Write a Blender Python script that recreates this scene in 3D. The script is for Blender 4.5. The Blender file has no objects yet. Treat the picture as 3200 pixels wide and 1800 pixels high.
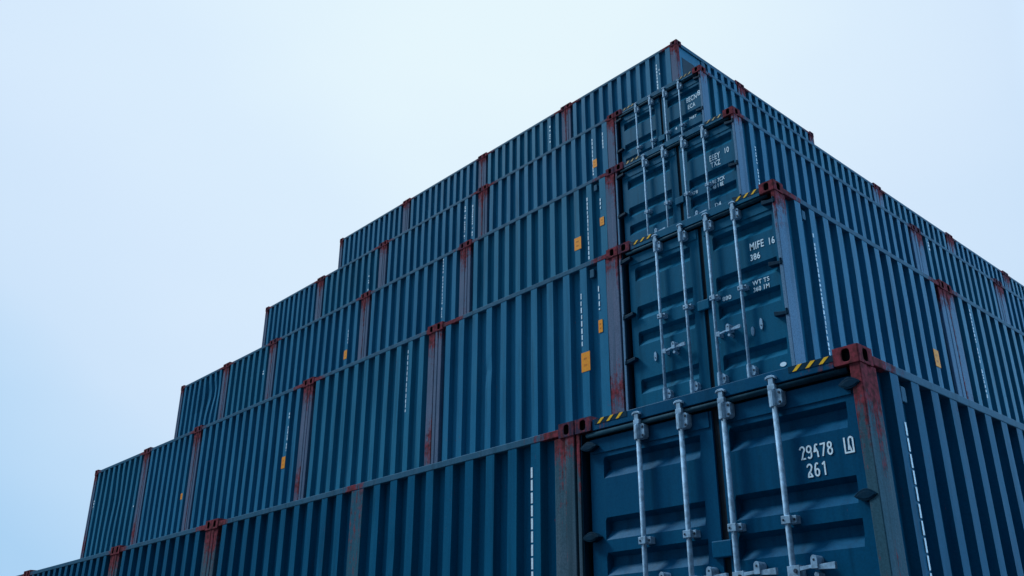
import bpy, bmesh, math, random
from mathutils import Matrix, Vector, noise

random.seed(7)
C = bpy.context.scene
COL = C.collection

# ------------------------------------------------------------------ camera
CAM_H = 0.87
cam_d = bpy.data.cameras.new('camera')
cam_d.sensor_width = 36.0
cam_d.lens = 2934.56 / 3200 * 36.0
cam_d.clip_start = 0.05
cam_d.clip_end = 4000
cam = bpy.data.objects.new('camera', cam_d)
COL.objects.link(cam)
PITCH, YAW, ROLL = math.radians(23.514), math.radians(47.661), math.radians(0.157)
F = Vector((-math.sin(YAW) * math.cos(PITCH), math.cos(YAW) * math.cos(PITCH), math.sin(PITCH)))
R0 = Vector((math.cos(YAW), math.sin(YAW), 0))
U0 = R0.cross(F)
RR = math.cos(ROLL) * R0 + math.sin(ROLL) * U0
UU = -math.sin(ROLL) * R0 + math.cos(ROLL) * U0
cam.matrix_world = Matrix(((RR.x, UU.x, -F.x, 0), (RR.y, UU.y, -F.y, 0), (RR.z, UU.z, -F.z, CAM_H), (0, 0, 0, 1)))
C.camera = cam

# ------------------------------------------------------------------ render look
C.render.engine = 'CYCLES'
C.view_settings.view_transform = 'Standard'
C.view_settings.look = 'None'
C.view_settings.exposure = 0.0
C.view_settings.gamma = 1.0

# ------------------------------------------------------------------ sun + sky
SUN_DIR = Vector((-0.66, -0.28, 0.70)).normalized()      # towards the bright part of the cloud
sun_d = bpy.data.lights.new('sun', 'SUN')
sun_d.energy = 3.3
sun_d.angle = math.radians(13)
sun_d.color = (0.72, 0.91, 1.0)     # light filtered by thick cloud at blue hour
sun = bpy.data.objects.new('sun', sun_d)
COL.objects.link(sun)
sun.rotation_euler = (-SUN_DIR).to_track_quat('-Z', 'Y').to_euler()

w = bpy.data.worlds.new('World')
C.world = w
w.use_nodes = True
nt = w.node_tree
nt.nodes.clear()


def nd(nt, typ, **kw):
    n = nt.nodes.new(typ)
    for k, v in kw.items():
        setattr(n, k, v)
    return n


def lk(nt, a, b):
    nt.links.new(a, b)


out = nd(nt, 'ShaderNodeOutputWorld')
bg1 = nd(nt, 'ShaderNodeBackground')          # clear sky above the cloud
bg2 = nd(nt, 'ShaderNodeBackground')          # the cloud sheet
sky = nd(nt, 'ShaderNodeTexSky', sky_type='NISHITA', sun_disc=False)
sky.sun_elevation = math.asin(SUN_DIR.z)
sky.sun_rotation = math.atan2(SUN_DIR.x, SUN_DIR.y)
lk(nt, sky.outputs[0], bg1.inputs['Color'])
bg1.inputs['Strength'].default_value = 0.05
tc = nd(nt, 'ShaderNodeTexCoord')


def dotnode(vec):
    d = nd(nt, 'ShaderNodeVectorMath', operation='DOT_PRODUCT')
    lk(nt, tc.outputs['Generated'], d.inputs[0])
    d.inputs[1].default_value = vec
    return d.outputs['Value']


BACK_DIM, ZENITH, RIGHT_LOBE = 0.05, 4.2, 5.6
BRIGHT = Vector((-0.60, 0.50, 0.70)).normalized()        # thin, white patch of cloud
ns = nd(nt, 'ShaderNodeTexNoise')
ns.inputs['Scale'].default_value = 1.6
ns.inputs['Detail'].default_value = 3.0
ns.inputs['Roughness'].default_value = 0.45
mp = nd(nt, 'ShaderNodeMapping')
mp.inputs['Scale'].default_value = (1, 1, 2.2)
lk(nt, tc.outputs['Generated'], mp.inputs['Vector'])
lk(nt, mp.outputs[0], ns.inputs['Vector'])
m1 = nd(nt, 'ShaderNodeMath', operation='MULTIPLY_ADD')
lk(nt, ns.outputs['Fac'], m1.inputs[0])
m1.inputs[1].default_value = 0.14
m1.inputs[2].default_value = -0.07
m2 = nd(nt, 'ShaderNodeMath', operation='ADD')
lk(nt, dotnode(BRIGHT), m2.inputs[0])
lk(nt, m1.outputs[0], m2.inputs[1])
rmp = nd(nt, 'ShaderNodeValToRGB')
rmp.color_ramp.interpolation = 'EASE'
el = rmp.color_ramp.elements


def lin(*c):
    return tuple((v / 255 / 12.92 if v <= 10 else ((v / 255 + 0.055) / 1.055) ** 2.4) for v in c)


el[0].position = 0.45
el[0].color = (*lin(144, 196, 236), 1)
el[1].position = 1.0
el[1].color = (*lin(229, 246, 253), 1)
for pos_, col_ in ((0.75, (170, 209, 243)), (0.80, (188, 219, 247)), (0.845, (204, 227, 250)), (0.90, (212, 232, 252)), (0.955, (218, 237, 253))):
    e = el.new(pos_)
    e.color = (*lin(*col_), 1)
rmp.color_ramp.interpolation = 'LINEAR'
lk(nt, m2.outputs[0], rmp.inputs[0])
# unseen sky dimmed low behind the camera to deepen rib contrast, zenith brightened
back_dim = nd(nt, 'ShaderNodeMapRange', interpolation_type='SMOOTHSTEP')
lk(nt, dotnode(Vector((0.72, -0.69, -0.05)).normalized()), back_dim.inputs['Value'])
for k_, v_ in (('From Min', 0.15), ('From Max', 0.80), ('To Min', 1.0), ('To Max', BACK_DIM)):
    back_dim.inputs[k_].default_value = v_
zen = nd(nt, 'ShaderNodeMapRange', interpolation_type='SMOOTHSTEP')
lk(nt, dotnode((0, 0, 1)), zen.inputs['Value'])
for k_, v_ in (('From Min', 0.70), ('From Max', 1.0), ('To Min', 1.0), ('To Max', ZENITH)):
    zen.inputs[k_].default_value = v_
# bright lobe added to the unseen sky at right, to light the right wall
right_lobe = nd(nt, 'ShaderNodeMapRange', interpolation_type='SMOOTHSTEP')
lk(nt, dotnode(Vector((0.50, 0.80, 0.33)).normalized()), right_lobe.inputs['Value'])
for k_, v_ in (('From Min', 0.72), ('From Max', 0.97), ('To Min', 1.0), ('To Max', RIGHT_LOBE)):
    right_lobe.inputs[k_].default_value = v_
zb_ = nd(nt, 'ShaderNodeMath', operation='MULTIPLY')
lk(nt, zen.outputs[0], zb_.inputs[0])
lk(nt, right_lobe.outputs[0], zb_.inputs[1])
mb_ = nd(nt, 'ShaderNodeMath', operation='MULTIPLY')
lft = nd(nt, 'ShaderNodeMapRange', interpolation_type='SMOOTHSTEP')      # a fainter added lobe, unseen at left, for the left wall
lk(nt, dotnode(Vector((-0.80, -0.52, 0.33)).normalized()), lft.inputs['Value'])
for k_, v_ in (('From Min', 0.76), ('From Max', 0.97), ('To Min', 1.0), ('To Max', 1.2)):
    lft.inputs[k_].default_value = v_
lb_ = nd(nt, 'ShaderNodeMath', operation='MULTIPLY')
lk(nt, back_dim.outputs[0], lb_.inputs[0])
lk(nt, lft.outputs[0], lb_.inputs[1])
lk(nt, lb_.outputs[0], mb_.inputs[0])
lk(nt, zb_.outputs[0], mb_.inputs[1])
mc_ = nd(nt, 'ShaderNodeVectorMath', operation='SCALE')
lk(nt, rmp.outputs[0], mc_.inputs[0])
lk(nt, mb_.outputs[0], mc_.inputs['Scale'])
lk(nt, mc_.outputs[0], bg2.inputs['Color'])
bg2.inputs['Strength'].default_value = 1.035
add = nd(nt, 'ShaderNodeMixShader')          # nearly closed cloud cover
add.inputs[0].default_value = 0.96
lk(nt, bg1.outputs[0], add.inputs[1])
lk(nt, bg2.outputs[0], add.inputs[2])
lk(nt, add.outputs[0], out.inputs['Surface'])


# ------------------------------------------------------------------ materials
def new_mat(name):
    m = bpy.data.materials.new(name)
    m.use_nodes = True
    t = m.node_tree
    b = t.nodes['Principled BSDF']
    return m, t, b


def ramp(t, src, stops):
    r = nd(t, 'ShaderNodeValToRGB')
    el = r.color_ramp.elements
    el[0].position, el[0].color = stops[0][0], (*stops[0][1], 1)
    el[1].position, el[1].color = stops[-1][0], (*stops[-1][1], 1)
    for p, c in stops[1:-1]:
        e = el.new(p)
        e.color = (*c, 1)
    lk(t, src, r.inputs[0])
    return r.outputs[0]


def mix(t, fac, a, b):
    m = nd(t, 'ShaderNodeMix', data_type='RGBA')
    if hasattr(fac, 'node'):
        lk(t, fac, m.inputs[0])
    else:
        m.inputs[0].default_value = fac
    for s, i in ((a, 6), (b, 7)):
        if hasattr(s, 'node'):
            lk(t, s, m.inputs[i])
        else:
            m.inputs[i].default_value = (*s, 1)
    return m.outputs[2]


def math_(t, op, a, b=0.0, c=0.0, clamp=False):
    m = nd(t, 'ShaderNodeMath', operation=op, use_clamp=clamp)
    for i, s in enumerate((a, b, c)):
        if hasattr(s, 'node'):
            lk(t, s, m.inputs[i])
        else:
            m.inputs[i].default_value = s
    return m.outputs[0]


def noise_(t, vec, scale, detail=4.0, rough=0.55, stretch=None):
    n = nd(t, 'ShaderNodeTexNoise')
    n.inputs['Scale'].default_value = scale
    n.inputs['Detail'].default_value = detail
    n.inputs['Roughness'].default_value = rough
    if stretch:
        mp = nd(t, 'ShaderNodeMapping')
        mp.inputs['Scale'].default_value = stretch
        lk(t, vec, mp.inputs['Vector'])
        lk(t, mp.outputs[0], n.inputs['Vector'])
    else:
        lk(t, vec, n.inputs['Vector'])
    return n.outputs['Fac']


def weathered(name, base_a, base_b, rough=0.5, rust_bias=0.0, spec=0.035, streak=0.6, speck=0.3, bump=0.25,
              rust_dark=(0.088, 0.025, 0.027), rust_red=(0.25, 0.043, 0.055), fade=(0.10, 0.15, 0.20), fade_amt=0.35):
    """old marine paint: tone drift, rain streaks, chalky fading, rust where the 'wear' attribute is high"""
    m, t, b = new_mat(name)
    geo = nd(t, 'ShaderNodeNewGeometry')
    P = geo.outputs['Position']
    big = noise_(t, P, 0.9, 3)
    col = mix(t, ramp(t, big, [(0.35, (0, 0, 0)), (0.68, (1, 1, 1))]), base_a, base_b)
    st = noise_(t, P, 1.0, 5, 0.6, (16, 16, 0.9))
    stf = ramp(t, st, [(0.48, (0, 0, 0)), (0.74, (1, 1, 1))])
    f = math_(t, 'MULTIPLY', stf, fade_amt)
    col = mix(t, f, col, fade)
    st2 = noise_(t, P, 1.0, 4, 0.6, (9, 9, 0.6))
    f2 = math_(t, 'MULTIPLY', ramp(t, st2, [(0.52, (0, 0, 0)), (0.75, (1, 1, 1))]), streak)
    col = mix(t, f2, col, tuple(0.35 * c for c in base_a))
    sp = noise_(t, P, 70.0, 3, 0.75)
    col = mix(t, math_(t, 'MULTIPLY', ramp(t, sp, [(0.35, (1, 1, 1)), (0.60, (0, 0, 0))]), speck), col, tuple(0.45 * c for c in base_a))
    sc = ramp(t, noise_(t, P, 5.0, 9, 0.82, (1.6, 1.6, 0.8)), [(0.665, (0, 0, 0)), (0.69, (1, 1, 1))])
    col = mix(t, math_(t, 'MULTIPLY', sc, 0.45), col, tuple(min(1, 1.35 * c + 0.01) for c in fade))
    # rust
    at = nd(t, 'ShaderNodeAttribute', attribute_name='wear')
    rn = noise_(t, P, 13.0, 8, 0.75)
    rs = noise_(t, P, 1.0, 5, 0.65, (42, 42, 1.6))
    rr = math_(t, 'MULTIPLY_ADD', rs, 0.45, math_(t, 'MULTIPLY', rn, 0.55))
    v = math_(t, 'ADD', rr, math_(t, 'MULTIPLY_ADD', at.outputs['Fac'], 0.50, rust_bias))
    mask = ramp(t, v, [(0.66, (0, 0, 0)), (0.78, (1, 1, 1))])
    rc = mix(t, ramp(t, noise_(t, P, 22.0, 4, 0.6), [(0.38, (0, 0, 0)), (0.62, (1, 1, 1))]), rust_dark, rust_red)
    col = mix(t, mask, col, rc)
    lk(t, col, b.inputs['Base Color'])
    rg = math_(t, 'MULTIPLY_ADD', st, 0.25, rough - 0.12)
    rg2 = math_(t, 'MULTIPLY_ADD', mask, 0.3, rg, clamp=True)
    lk(t, rg2, b.inputs['Roughness'])
    b.inputs['Specular IOR Level'].default_value = spec
    bp = nd(t, 'ShaderNodeBump')
    bp.inputs['Strength'].default_value = bump
    bp.inputs['Distance'].default_value = 0.006
    hb = math_(t, 'MULTIPLY_ADD', noise_(t, P, 14.0, 5, 0.6), 0.6, math_(t, 'MULTIPLY', mask, math_(t, 'MULTIPLY', rn, 1.2)))
    lk(t, hb, bp.inputs['Height'])
    lk(t, bp.outputs[0], b.inputs['Normal'])
    return m


def plain(name, col, rough=0.6, metal=0.0, var=0.25, scale=18.0, stretch=None):
    m, t, b = new_mat(name)
    geo = nd(t, 'ShaderNodeNewGeometry')
    n = noise_(t, geo.outputs['Position'], scale, 5, 0.6, stretch)
    c = mix(t, ramp(t, n, [(0.36, (0, 0, 0)), (0.64, (1, 1, 1))]), tuple(c * (1 - var) for c in col), tuple(min(1, c * (1 + var)) for c in col))
    lk(t, c, b.inputs['Base Color'])
    b.inputs['Roughness'].default_value = rough
    b.inputs['Metallic'].default_value = metal
    b.inputs['Specular IOR Level'].default_value = 0.12
    return m


MAT = {}
MAT['paint0'] = weathered('shaded blue paint', (0.002, 0.086, 0.168), (0.004, 0.103, 0.195), fade=(0.010, 0.135, 0.215), rust_bias=0.05, spec=0.02)  # bottom row's dimmer light is put into this darker blue
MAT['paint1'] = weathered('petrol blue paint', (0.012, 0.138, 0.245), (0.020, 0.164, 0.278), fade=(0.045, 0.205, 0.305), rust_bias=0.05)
MAT['paint2'] = weathered('teal paint', (0.012, 0.141, 0.235), (0.020, 0.167, 0.268), fade=(0.045, 0.205, 0.298), rust_bias=0.05)
MAT['door0'] = weathered('shaded blue door paint', (0.001, 0.062, 0.134), (0.002, 0.075, 0.155), rough=0.42, fade=(0.004, 0.10, 0.165), fade_amt=0.2)  # bottom doors darkened the same way, dimmer light in the colour
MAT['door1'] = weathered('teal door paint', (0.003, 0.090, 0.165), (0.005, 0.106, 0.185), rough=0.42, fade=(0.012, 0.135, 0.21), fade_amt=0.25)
MAT['rail'] = weathered('rail paint', (0.025, 0.100, 0.165), (0.040, 0.120, 0.190), rough=0.6, fade=(0.09, 0.155, 0.22), fade_amt=0.5)
MAT['post'] = weathered('worn post paint', (0.095, 0.135, 0.205), (0.150, 0.165, 0.235), rough=0.7, fade=(0.22, 0.19, 0.27), fade_amt=0.6, streak=0.6, speck=0.5)
MAT['post_grey'] = weathered('worn grey post paint', (0.118, 0.215, 0.325), (0.160, 0.250, 0.360), rough=0.7, fade=(0.24, 0.28, 0.36), fade_amt=0.6, streak=0.6, speck=0.55)
MAT['post_mossy'] = weathered('worn mossy post paint', (0.040, 0.100, 0.135), (0.085, 0.118, 0.155), rough=0.7, fade=(0.17, 0.185, 0.21), fade_amt=0.6, streak=0.7, speck=0.5)
MAT['cast'] = weathered('rusty casting', (0.100, 0.035, 0.050), (0.16, 0.048, 0.062), rough=0.85, rust_bias=0.02, fade=(0.14, 0.07, 0.09), speck=0.5)
MAT['cast_dark'] = weathered('dark casting', (0.050, 0.034, 0.062), (0.085, 0.040, 0.065), rough=0.85, rust_bias=-0.28, fade=(0.10, 0.08, 0.12), speck=0.5)
MAT['jamb'] = weathered('dark jamb paint', (0.004, 0.030, 0.055), (0.006, 0.038, 0.065), fade=(0.02, 0.06, 0.09))
MAT['hinge'] = weathered('hinge paint', (0.002, 0.022, 0.045), (0.004, 0.032, 0.058), rough=0.5, fade=(0.02, 0.06, 0.09))
MAT['strip'] = weathered('weathered strip paint', (0.014, 0.095, 0.155), (0.030, 0.115, 0.165), rough=0.6, fade=(0.085, 0.145, 0.18), fade_amt=0.6, streak=0.7, speck=0.5)
MAT['drip'] = weathered('drip bar paint', (0.012, 0.045, 0.070), (0.020, 0.060, 0.085), rough=0.6, fade=(0.06, 0.10, 0.12), fade_amt=0.5)
MAT['galv'] = plain('galvanised steel', (0.25, 0.35, 0.455), 0.55, 0.05, 0.28, 26.0)
MAT['dark'] = plain('black rubber seal', (0.008, 0.011, 0.016), 0.7)
MAT['hole'] = plain('dark casting inside', (0.006, 0.005, 0.006), 0.9)
MAT['white'] = plain('white stencil paint', (0.74, 0.79, 0.84), 0.6, 0, 0.12, 60.0)
MAT['orange'] = plain('orange placard', (0.95, 0.27, 0.008), 0.6, 0, 0.10, 40.0)
MAT['yellow'] = plain('yellow warning paint', (0.90, 0.42, 0.015), 0.6, 0, 0.18, 40.0)
MAT['roof'] = plain('roof steel', (0.05, 0.10, 0.14), 0.6)
m, t, b = new_mat('asphalt')
geo = nd(t, 'ShaderNodeNewGeometry')
c1 = mix(t, noise_(t, geo.outputs['Position'], 0.5, 6, 0.7), (0.028, 0.030, 0.033), (0.055, 0.056, 0.058))
c2 = mix(t, noise_(t, geo.outputs['Position'], 60.0, 3, 0.7), (0.02, 0.02, 0.022), c1)
lk(t, c2, b.inputs['Base Color'])
b.inputs['Roughness'].default_value = 0.85
MAT['ground'] = m


# ------------------------------------------------------------------ mesh helpers
class MB:
    def __init__(self):
        self.v, self.f, self.w, self.m = [], [], [], []

    def vert(self, p, wear=0.0):
        self.v.append(tuple(p))
        self.w.append(wear)
        return len(self.v) - 1

    def face(self, idx, mi=0):
        self.f.append(tuple(idx))
        self.m.append(mi)

    def box(self, M, s0, s1, n0, n1, z0, z1, wear=0.0, mi=0, wf=None):
        ids = []
        for z in (z0, z1):
            for s, n in ((s0, n0), (s1, n0), (s1, n1), (s0, n1)):
                ids.append(self.vert(M(s, n, z), wf(s, n, z) if wf else wear))
        a = ids
        for q in ((0, 3, 2, 1), (4, 5, 6, 7), (0, 1, 5, 4), (1, 2, 6, 5), (2, 3, 7, 6), (3, 0, 4, 7)):
            self.face([a[i] for i in q], mi)

    def bar_s(self, M, cuts, n0, n1, z0, z1, wf):
        """a rail along s with a wear value at every cut"""
        rings = []
        for s in cuts:
            wv = wf(s)
            rings.append([self.vert(M(s, n, z), wv) for n, z in ((n0, z0), (n1, z0), (n1, z1), (n0, z1))])
        for a, b2 in zip(rings, rings[1:]):
            for i in range(4):
                self.face((a[i], a[(i + 1) % 4], b2[(i + 1) % 4], b2[i]))
        self.face(rings[0][::-1])
        self.face(rings[-1])

    def prism(self, M, prof, z0, z1, nz=1, wf=None, mi=0, edge=None):
        """closed (s,n) outline extruded in z"""
        rings = []
        for k in range(nz + 1):
            z = z0 + (z1 - z0) * k / nz
            rings.append([self.vert(M(s, n, z), (wf(z) if wf else 0) + (edge[i] if edge else 0)) for i, (s, n) in enumerate(prof)])
        L = len(prof)
        for a, b2 in zip(rings, rings[1:]):
            for i in range(L):
                self.face((a[i], a[(i + 1) % L], b2[(i + 1) % L], b2[i]), mi)
        self.face(rings[0][::-1], mi)
        self.face(rings[-1], mi)

    def plate(self, M, prof, n0, n1, mi=0, wear=0.0):
        """closed (s,z) outline given thickness along n"""
        L = len(prof)
        a = [self.vert(M(s, n0, z), wear) for s, z in prof]
        b2 = [self.vert(M(s, n1, z), wear) for s, z in prof]
        for i in range(L):
            self.face((a[i], a[(i + 1) % L], b2[(i + 1) % L], b2[i]), mi)
        self.face(a[::-1], mi)
        self.face(b2, mi)

    def tube(self, M, pts, r, seg=10, mi=0, wear=0.0):
        """round bar through (s,n,z) points running mostly along z or s"""
        rings = []
        P = [Vector(p) for p in pts]
        for i, p in enumerate(P):
            d = (P[min(i + 1, len(P) - 1)] - P[max(i - 1, 0)]).normalized()
            up = Vector((0, 1, 0)) if abs(d.y) < 0.9 else Vector((1, 0, 0))
            a = d.cross(up).normalized()
            c = d.cross(a).normalized()
            rings.append([self.vert(M(*(p + r * (math.cos(q) * a + math.sin(q) * c))), wear)
                          for q in [2 * math.pi * k / seg for k in range(seg)]])
        for a, b2 in zip(rings, rings[1:]):
            for i in range(seg):
                self.face((a[i], a[(i + 1) % seg], b2[(i + 1) % seg], b2[i]), mi)
        self.face(rings[0][::-1], mi)
        self.face(rings[-1], mi)

    def data(self, name, mats, recalc=True):
        me = bpy.data.meshes.new(name)
        me.from_pydata(self.v, [], self.f)
        for m_ in mats:
            me.materials.append(m_)
        for p, mi in zip(me.polygons, self.m):
            p.material_index = mi
        at = me.attributes.new('wear', 'FLOAT', 'POINT')
        at.data.foreach_set('value', self.w)
        if recalc:
            bm = bmesh.new()
            bm.from_mesh(me)
            bmesh.ops.recalc_face_normals(bm, faces=bm.faces)
            bm.to_mesh(me)
            bm.free()
        return me


def link(name, me, parent=None, bevel=0.0, smooth=False, loc=(0, 0, 0), rot=0.0):
    o = bpy.data.objects.new(name, me)
    COL.objects.link(o)
    if parent is not None:
        o.parent = parent
    o.location = loc
    o.rotation_euler = (0, 0, rot)
    if smooth:
        for p in me.polygons:
            p.use_smooth = True
    if bevel:
        bv = o.modifiers.new('edge', 'BEVEL')
        bv.width = bevel
        bv.segments = 2
        bv.limit_method = 'ANGLE'
        bv.angle_limit = math.radians(40)
    return o


# ------------------------------------------------------------------ container pieces
H = 2.90
DEPTH = 0.060      # corrugation depth


def corrugated(M, s0, s1, z0, z1, lead0, lead1, pitch=0.285, outer=0.112, slope=0.026, wide=None, dents=(), seed=0, nback=-0.004):
    """corrugated steel sheet; outer flats just behind the frame plane, recesses DEPTH further in"""
    mb = MB()
    span = (s1 - lead1) - (s0 + lead0) - (0.112 if wide is not None else 0.0)
    N = max(2, round((span + (pitch - outer)) / pitch))
    step = (span - outer) / (N - 1)
    no, ni = nback, nback - DEPTH
    prof = [(s0, ni if lead0 > slope else no)]
    ridges = []
    k, shift = 0, 0.0
    while k < N:
        a = s0 + lead0 + k * step + shift
        b_ = a + outer
        if wide is not None and shift == 0.0 and abs(a - wide) <= step * 0.5:
            b_ = a + outer + 0.112
            shift = 0.112
        ridges.append((a, b_))
        k += 1
    for i, (a, b_) in enumerate(ridges):
        if a - slope > s0 + 1e-4:
            prof.append((a - slope, ni))
        if a > s0 + 1e-4:
            prof.append((a, no))
        if b_ < s1 - 1e-4:
            prof.append((b_, no))
        if b_ + slope < s1 - 1e-4:
            prof.append((b_ + slope, ni))
    prof.append((s1, ni if lead1 > slope else no))
    clean = []
    for p in prof:
        if clean and p[0] <= clean[-1][0] + 1e-4:
            continue
        clean.append(p)
    nz = 12
    rings = []
    rnd = random.Random(seed)
    off = rnd.uniform(0, 100)
    for k in range(nz + 1):
        z = z0 + (z1 - z0) * k / nz
        row = []
        for s, n in clean:
            edge = min(1.0, min(k, nz - k) / 1.5)
            d = 0.005 * noise.noise(Vector((s * 0.9 + off, z * 0.9, 1.7))) * edge
            ds = 0.004 * noise.noise(Vector((s * 2.3 + off, z * 1.3, 9.1))) * edge
            for (cs, cz, rad, amp, sh) in dents:
                q = ((s - cs) / rad) ** 2 + ((z - cz) / rad) ** 2
                if q < 4:
                    d -= amp * math.exp(-q * 1.5) * edge
                    ds += sh * math.exp(-q * 1.2) * edge
            row.append(mb.vert(M(s + ds, min(n + d, -0.001), z), 0.03 + 0.10 * max(0, 1 - (z1 - z) / 0.4) * 0))
        rings.append(row)
    for a, b2 in zip(rings, rings[1:]):
        for i in range(len(clean) - 1):
            mb.face((a[i], a[i + 1], b2[i + 1], b2[i]))
    return mb, ridges


def oval_hole_face(mb, f, w, h, rx, ry, depth, cx=0.0, cy=0.0):
    """face with an oval hole: f(u,v,d) -> local point, centre at 0; depth goes inwards"""
    n = 24
    rim, rect, back = [], [], []
    for i in range(n):
        a = 2 * math.pi * i / n
        ca, sa = math.cos(a), math.sin(a)
        e_ = 0.55
        ox = cx + rx * math.copysign(abs(ca) ** e_, ca)
        oy = cy + ry * math.copysign(abs(sa) ** e_, sa)
        sc = min(w / 2 / max(1e-6, abs(ca)), h / 2 / max(1e-6, abs(sa)))
        qx, qy = ca * sc, sa * sc
        # pull the samples nearest to a corner onto the corner
        rect.append([qx, qy])
        rim.append(mb.vert(f(ox, oy, 0), 1))
        back.append(mb.vert(f(ox, oy, depth), 1))
    for sx in (1, -1):
        for sy in (1, -1):
            j = min(range(n), key=lambda i: (rect[i][0] - sx * w / 2) ** 2 + (rect[i][1] - sy * h / 2) ** 2)
            rect[j] = [sx * w / 2, sy * h / 2]
    rid = [mb.vert(f(x, y, 0), 1) for x, y in rect]
    for i in range(n):
        j = (i + 1) % n
        mb.face((rid[i], rid[j], rim[j], rim[i]))
        mb.face((rim[i], rim[j], back[j], back[i]), 1)
    mb.face(back, 1)


CW, CD, CH_ = 0.178, 0.162, 0.118
_cast = {}


def casting_mesh(kind='cast'):
    """corner casting, its outer corner at the origin; faces at x=0 (-x side), y=0 (-y side) carry ovals"""
    if kind in _cast:
        return _cast[kind]
    mb = MB()
    w_, d_, h_ = CW, CW, CH_
    # face -y
    oval_hole_face(mb, lambda u, v, d: (w_ / 2 + u, d, h_ / 2 + v), w_, h_, 0.029, 0.040, 0.03)
    # face -x
    oval_hole_face(mb, lambda u, v, d: (d, d_ / 2 - u, h_ / 2 + v), d_, h_, 0.026, 0.040, 0.03)
    # top
    oval_hole_face(mb, lambda u, v, d: (w_ / 2 + u, d_ / 2 + v, h_ - d), w_, d_, 0.055, 0.030, 0.03)
    # bottom, +x, +y
    q = [mb.vert(p, 1) for p in ((0, 0, 0), (w_, 0, 0), (w_, d_, 0), (0, d_, 0))]
    mb.face(q[::-1])
    q = [mb.vert(p, 1) for p in ((w_, 0, 0), (w_, d_, 0), (w_, d_, h_), (w_, 0, h_))]
    mb.face(q)
    q = [mb.vert(p, 1) for p in ((0, d_, 0), (w_, d_, 0), (w_, d_, h_), (0, d_, h_))]
    mb.face(q[::-1])
    me = mb.data('corner_casting', [MAT[kind], MAT['hole']], recalc=False)
    bm = bmesh.new()
    bm.from_mesh(me)
    bmesh.ops.remove_doubles(bm, verts=bm.verts, dist=0.0008)
    bmesh.ops.recalc_face_normals(bm, faces=bm.faces)
    bm.to_mesh(me)
    bm.free()
    _cast[kind] = me
    return me


def ribbon(mb, M, pts, wd, n, closed=False):
    """painted stroke: a flat band through (s,z) points"""
    k = 0
    P = pts + [pts[0]] if closed else pts
    for (a, b2) in zip(P, P[1:]):
        d = Vector((b2[0] - a[0], b2[1] - a[1]))
        if d.length < 1e-6:
            continue
        d.normalize()
        q = Vector((-d.y, d.x)) * wd / 2
        e_ = d * wd * 0.35
        nn = n + 0.00012 * k
        mb.plate(M, [(a[0] - e_.x + q.x, a[1] - e_.y + q.y), (a[0] - e_.x - q.x, a[1] - e_.y - q.y),
                     (b2[0] + e_.x - q.x, b2[1] + e_.y - q.y), (b2[0] + e_.x + q.x, b2[1] + e_.y + q.y)], nn - 0.002, nn)
        k += 1


def text_mesh(body, M, s, z, n, height, width_scale, name='lettering', extrude=0.0015, bold=0.0):
    cu = bpy.data.curves.new(name, 'FONT')
    cu.body = body
    cu.size = height / 0.70
    cu.extrude = extrude
    cu.offset = bold
    cu.space_character = 1.08
    o = bpy.data.objects.new('tmp_text', cu)
    COL.objects.link(o)
    bpy.context.view_layer.update()
    dg = bpy.context.evaluated_depsgraph_get()
    me = bpy.data.meshes.new_from_object(o.evaluated_get(dg))
    bpy.data.objects.remove(o)
    bpy.data.curves.remove(cu)
    for v in me.vertices:
        v.co = Vector(M(s + v.co.x * width_scale, n + v.co.z, z + v.co.y))
    me.materials.clear()
    me.materials.append(MAT['white'])
    bm = bmesh.new()
    bm.from_mesh(me)
    bmesh.ops.recalc_face_normals(bm, faces=bm.faces)
    bm.to_mesh(me)
    bm.free()
    return me


def arc(cx, cz, rx, rz, a0, a1, n=10):
    return [(cx + rx * math.cos(math.radians(a0 + (a1 - a0) * i / n)), cz + rz * math.sin(math.radians(a0 + (a1 - a0) * i / n))) for i in range(n + 1)]


GLYPH = {   # strokes in a 0..0.5 x 0..1 cell
    '2': [arc(0.22, 0.76, 0.2, 0.22, 165, -25) + [(0.3, 0.5), (0.16, 0.06)], [(0.1, 0.03), (0.44, 0.03)]],
    '9': [arc(0.22, 0.72, 0.19, 0.25, 0, 360, 14), [(0.41, 0.72), (0.40, 0.3)] + arc(0.24, 0.2, 0.16, 0.18, 0, -140, 6)],
    'q': [arc(0.30, 0.88, 0.12, 0.10, 60, 180, 5) + [(0.12, 0.55), (0.08, 0.46), (0.26, 0.5)], [(0.18, 0.80), (0.36, 0.40), (0.38, 0.02)]],
    '7': [[(0.06, 0.94), (0.42, 0.97), (0.2, 0.03)]],
    '8': [arc(0.24, 0.76, 0.15, 0.21, 0, 360, 12), arc(0.25, 0.28, 0.18, 0.25, 0, 360, 12)],
    '6': [[(0.32, 0.96)] + arc(0.24, 0.82, 0.1, 0.14, 50, 150, 5) + [(0.08, 0.6), (0.07, 0.3)], arc(0.24, 0.28, 0.17, 0.26, 0, 360, 12)],
    '1': [[(0.12, 0.84), (0.28, 0.97), (0.28, 0.03)]],
    'Z': [arc(0.22, 0.76, 0.19, 0.21, 165, -25) + [(0.32, 0.5), (0.12, 0.28), (0.08, 0.03), (0.42, 0.03), (0.3, 0.26)], [(0.3, 0.5), (0.14, 0.2)]],
    'A': [[(0.04, 0.98), (0.04, 0.03), (0.62, 0.03), (0.62, 0.9)], arc(0.48, 0.82, 0.14, 0.17, 0, 180, 7) + [(0.32, 0.3)], [(0.34, 0.7), (0.30, 0.22)], [(0.36, 0.45), (0.46, 0.12)]],
}


def glyphs(text, M, s, z, n, h, adv):
    mb = MB()
    x = s
    for ch in text:
        if ch in GLYPH:
            for st in GLYPH[ch]:
                ribbon(mb, M, [(x + p[0] * h, z + p[1] * h) for p in st], 0.0105, n)
        x += adv
    return mb.data('lettering', [MAT['white']])


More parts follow.
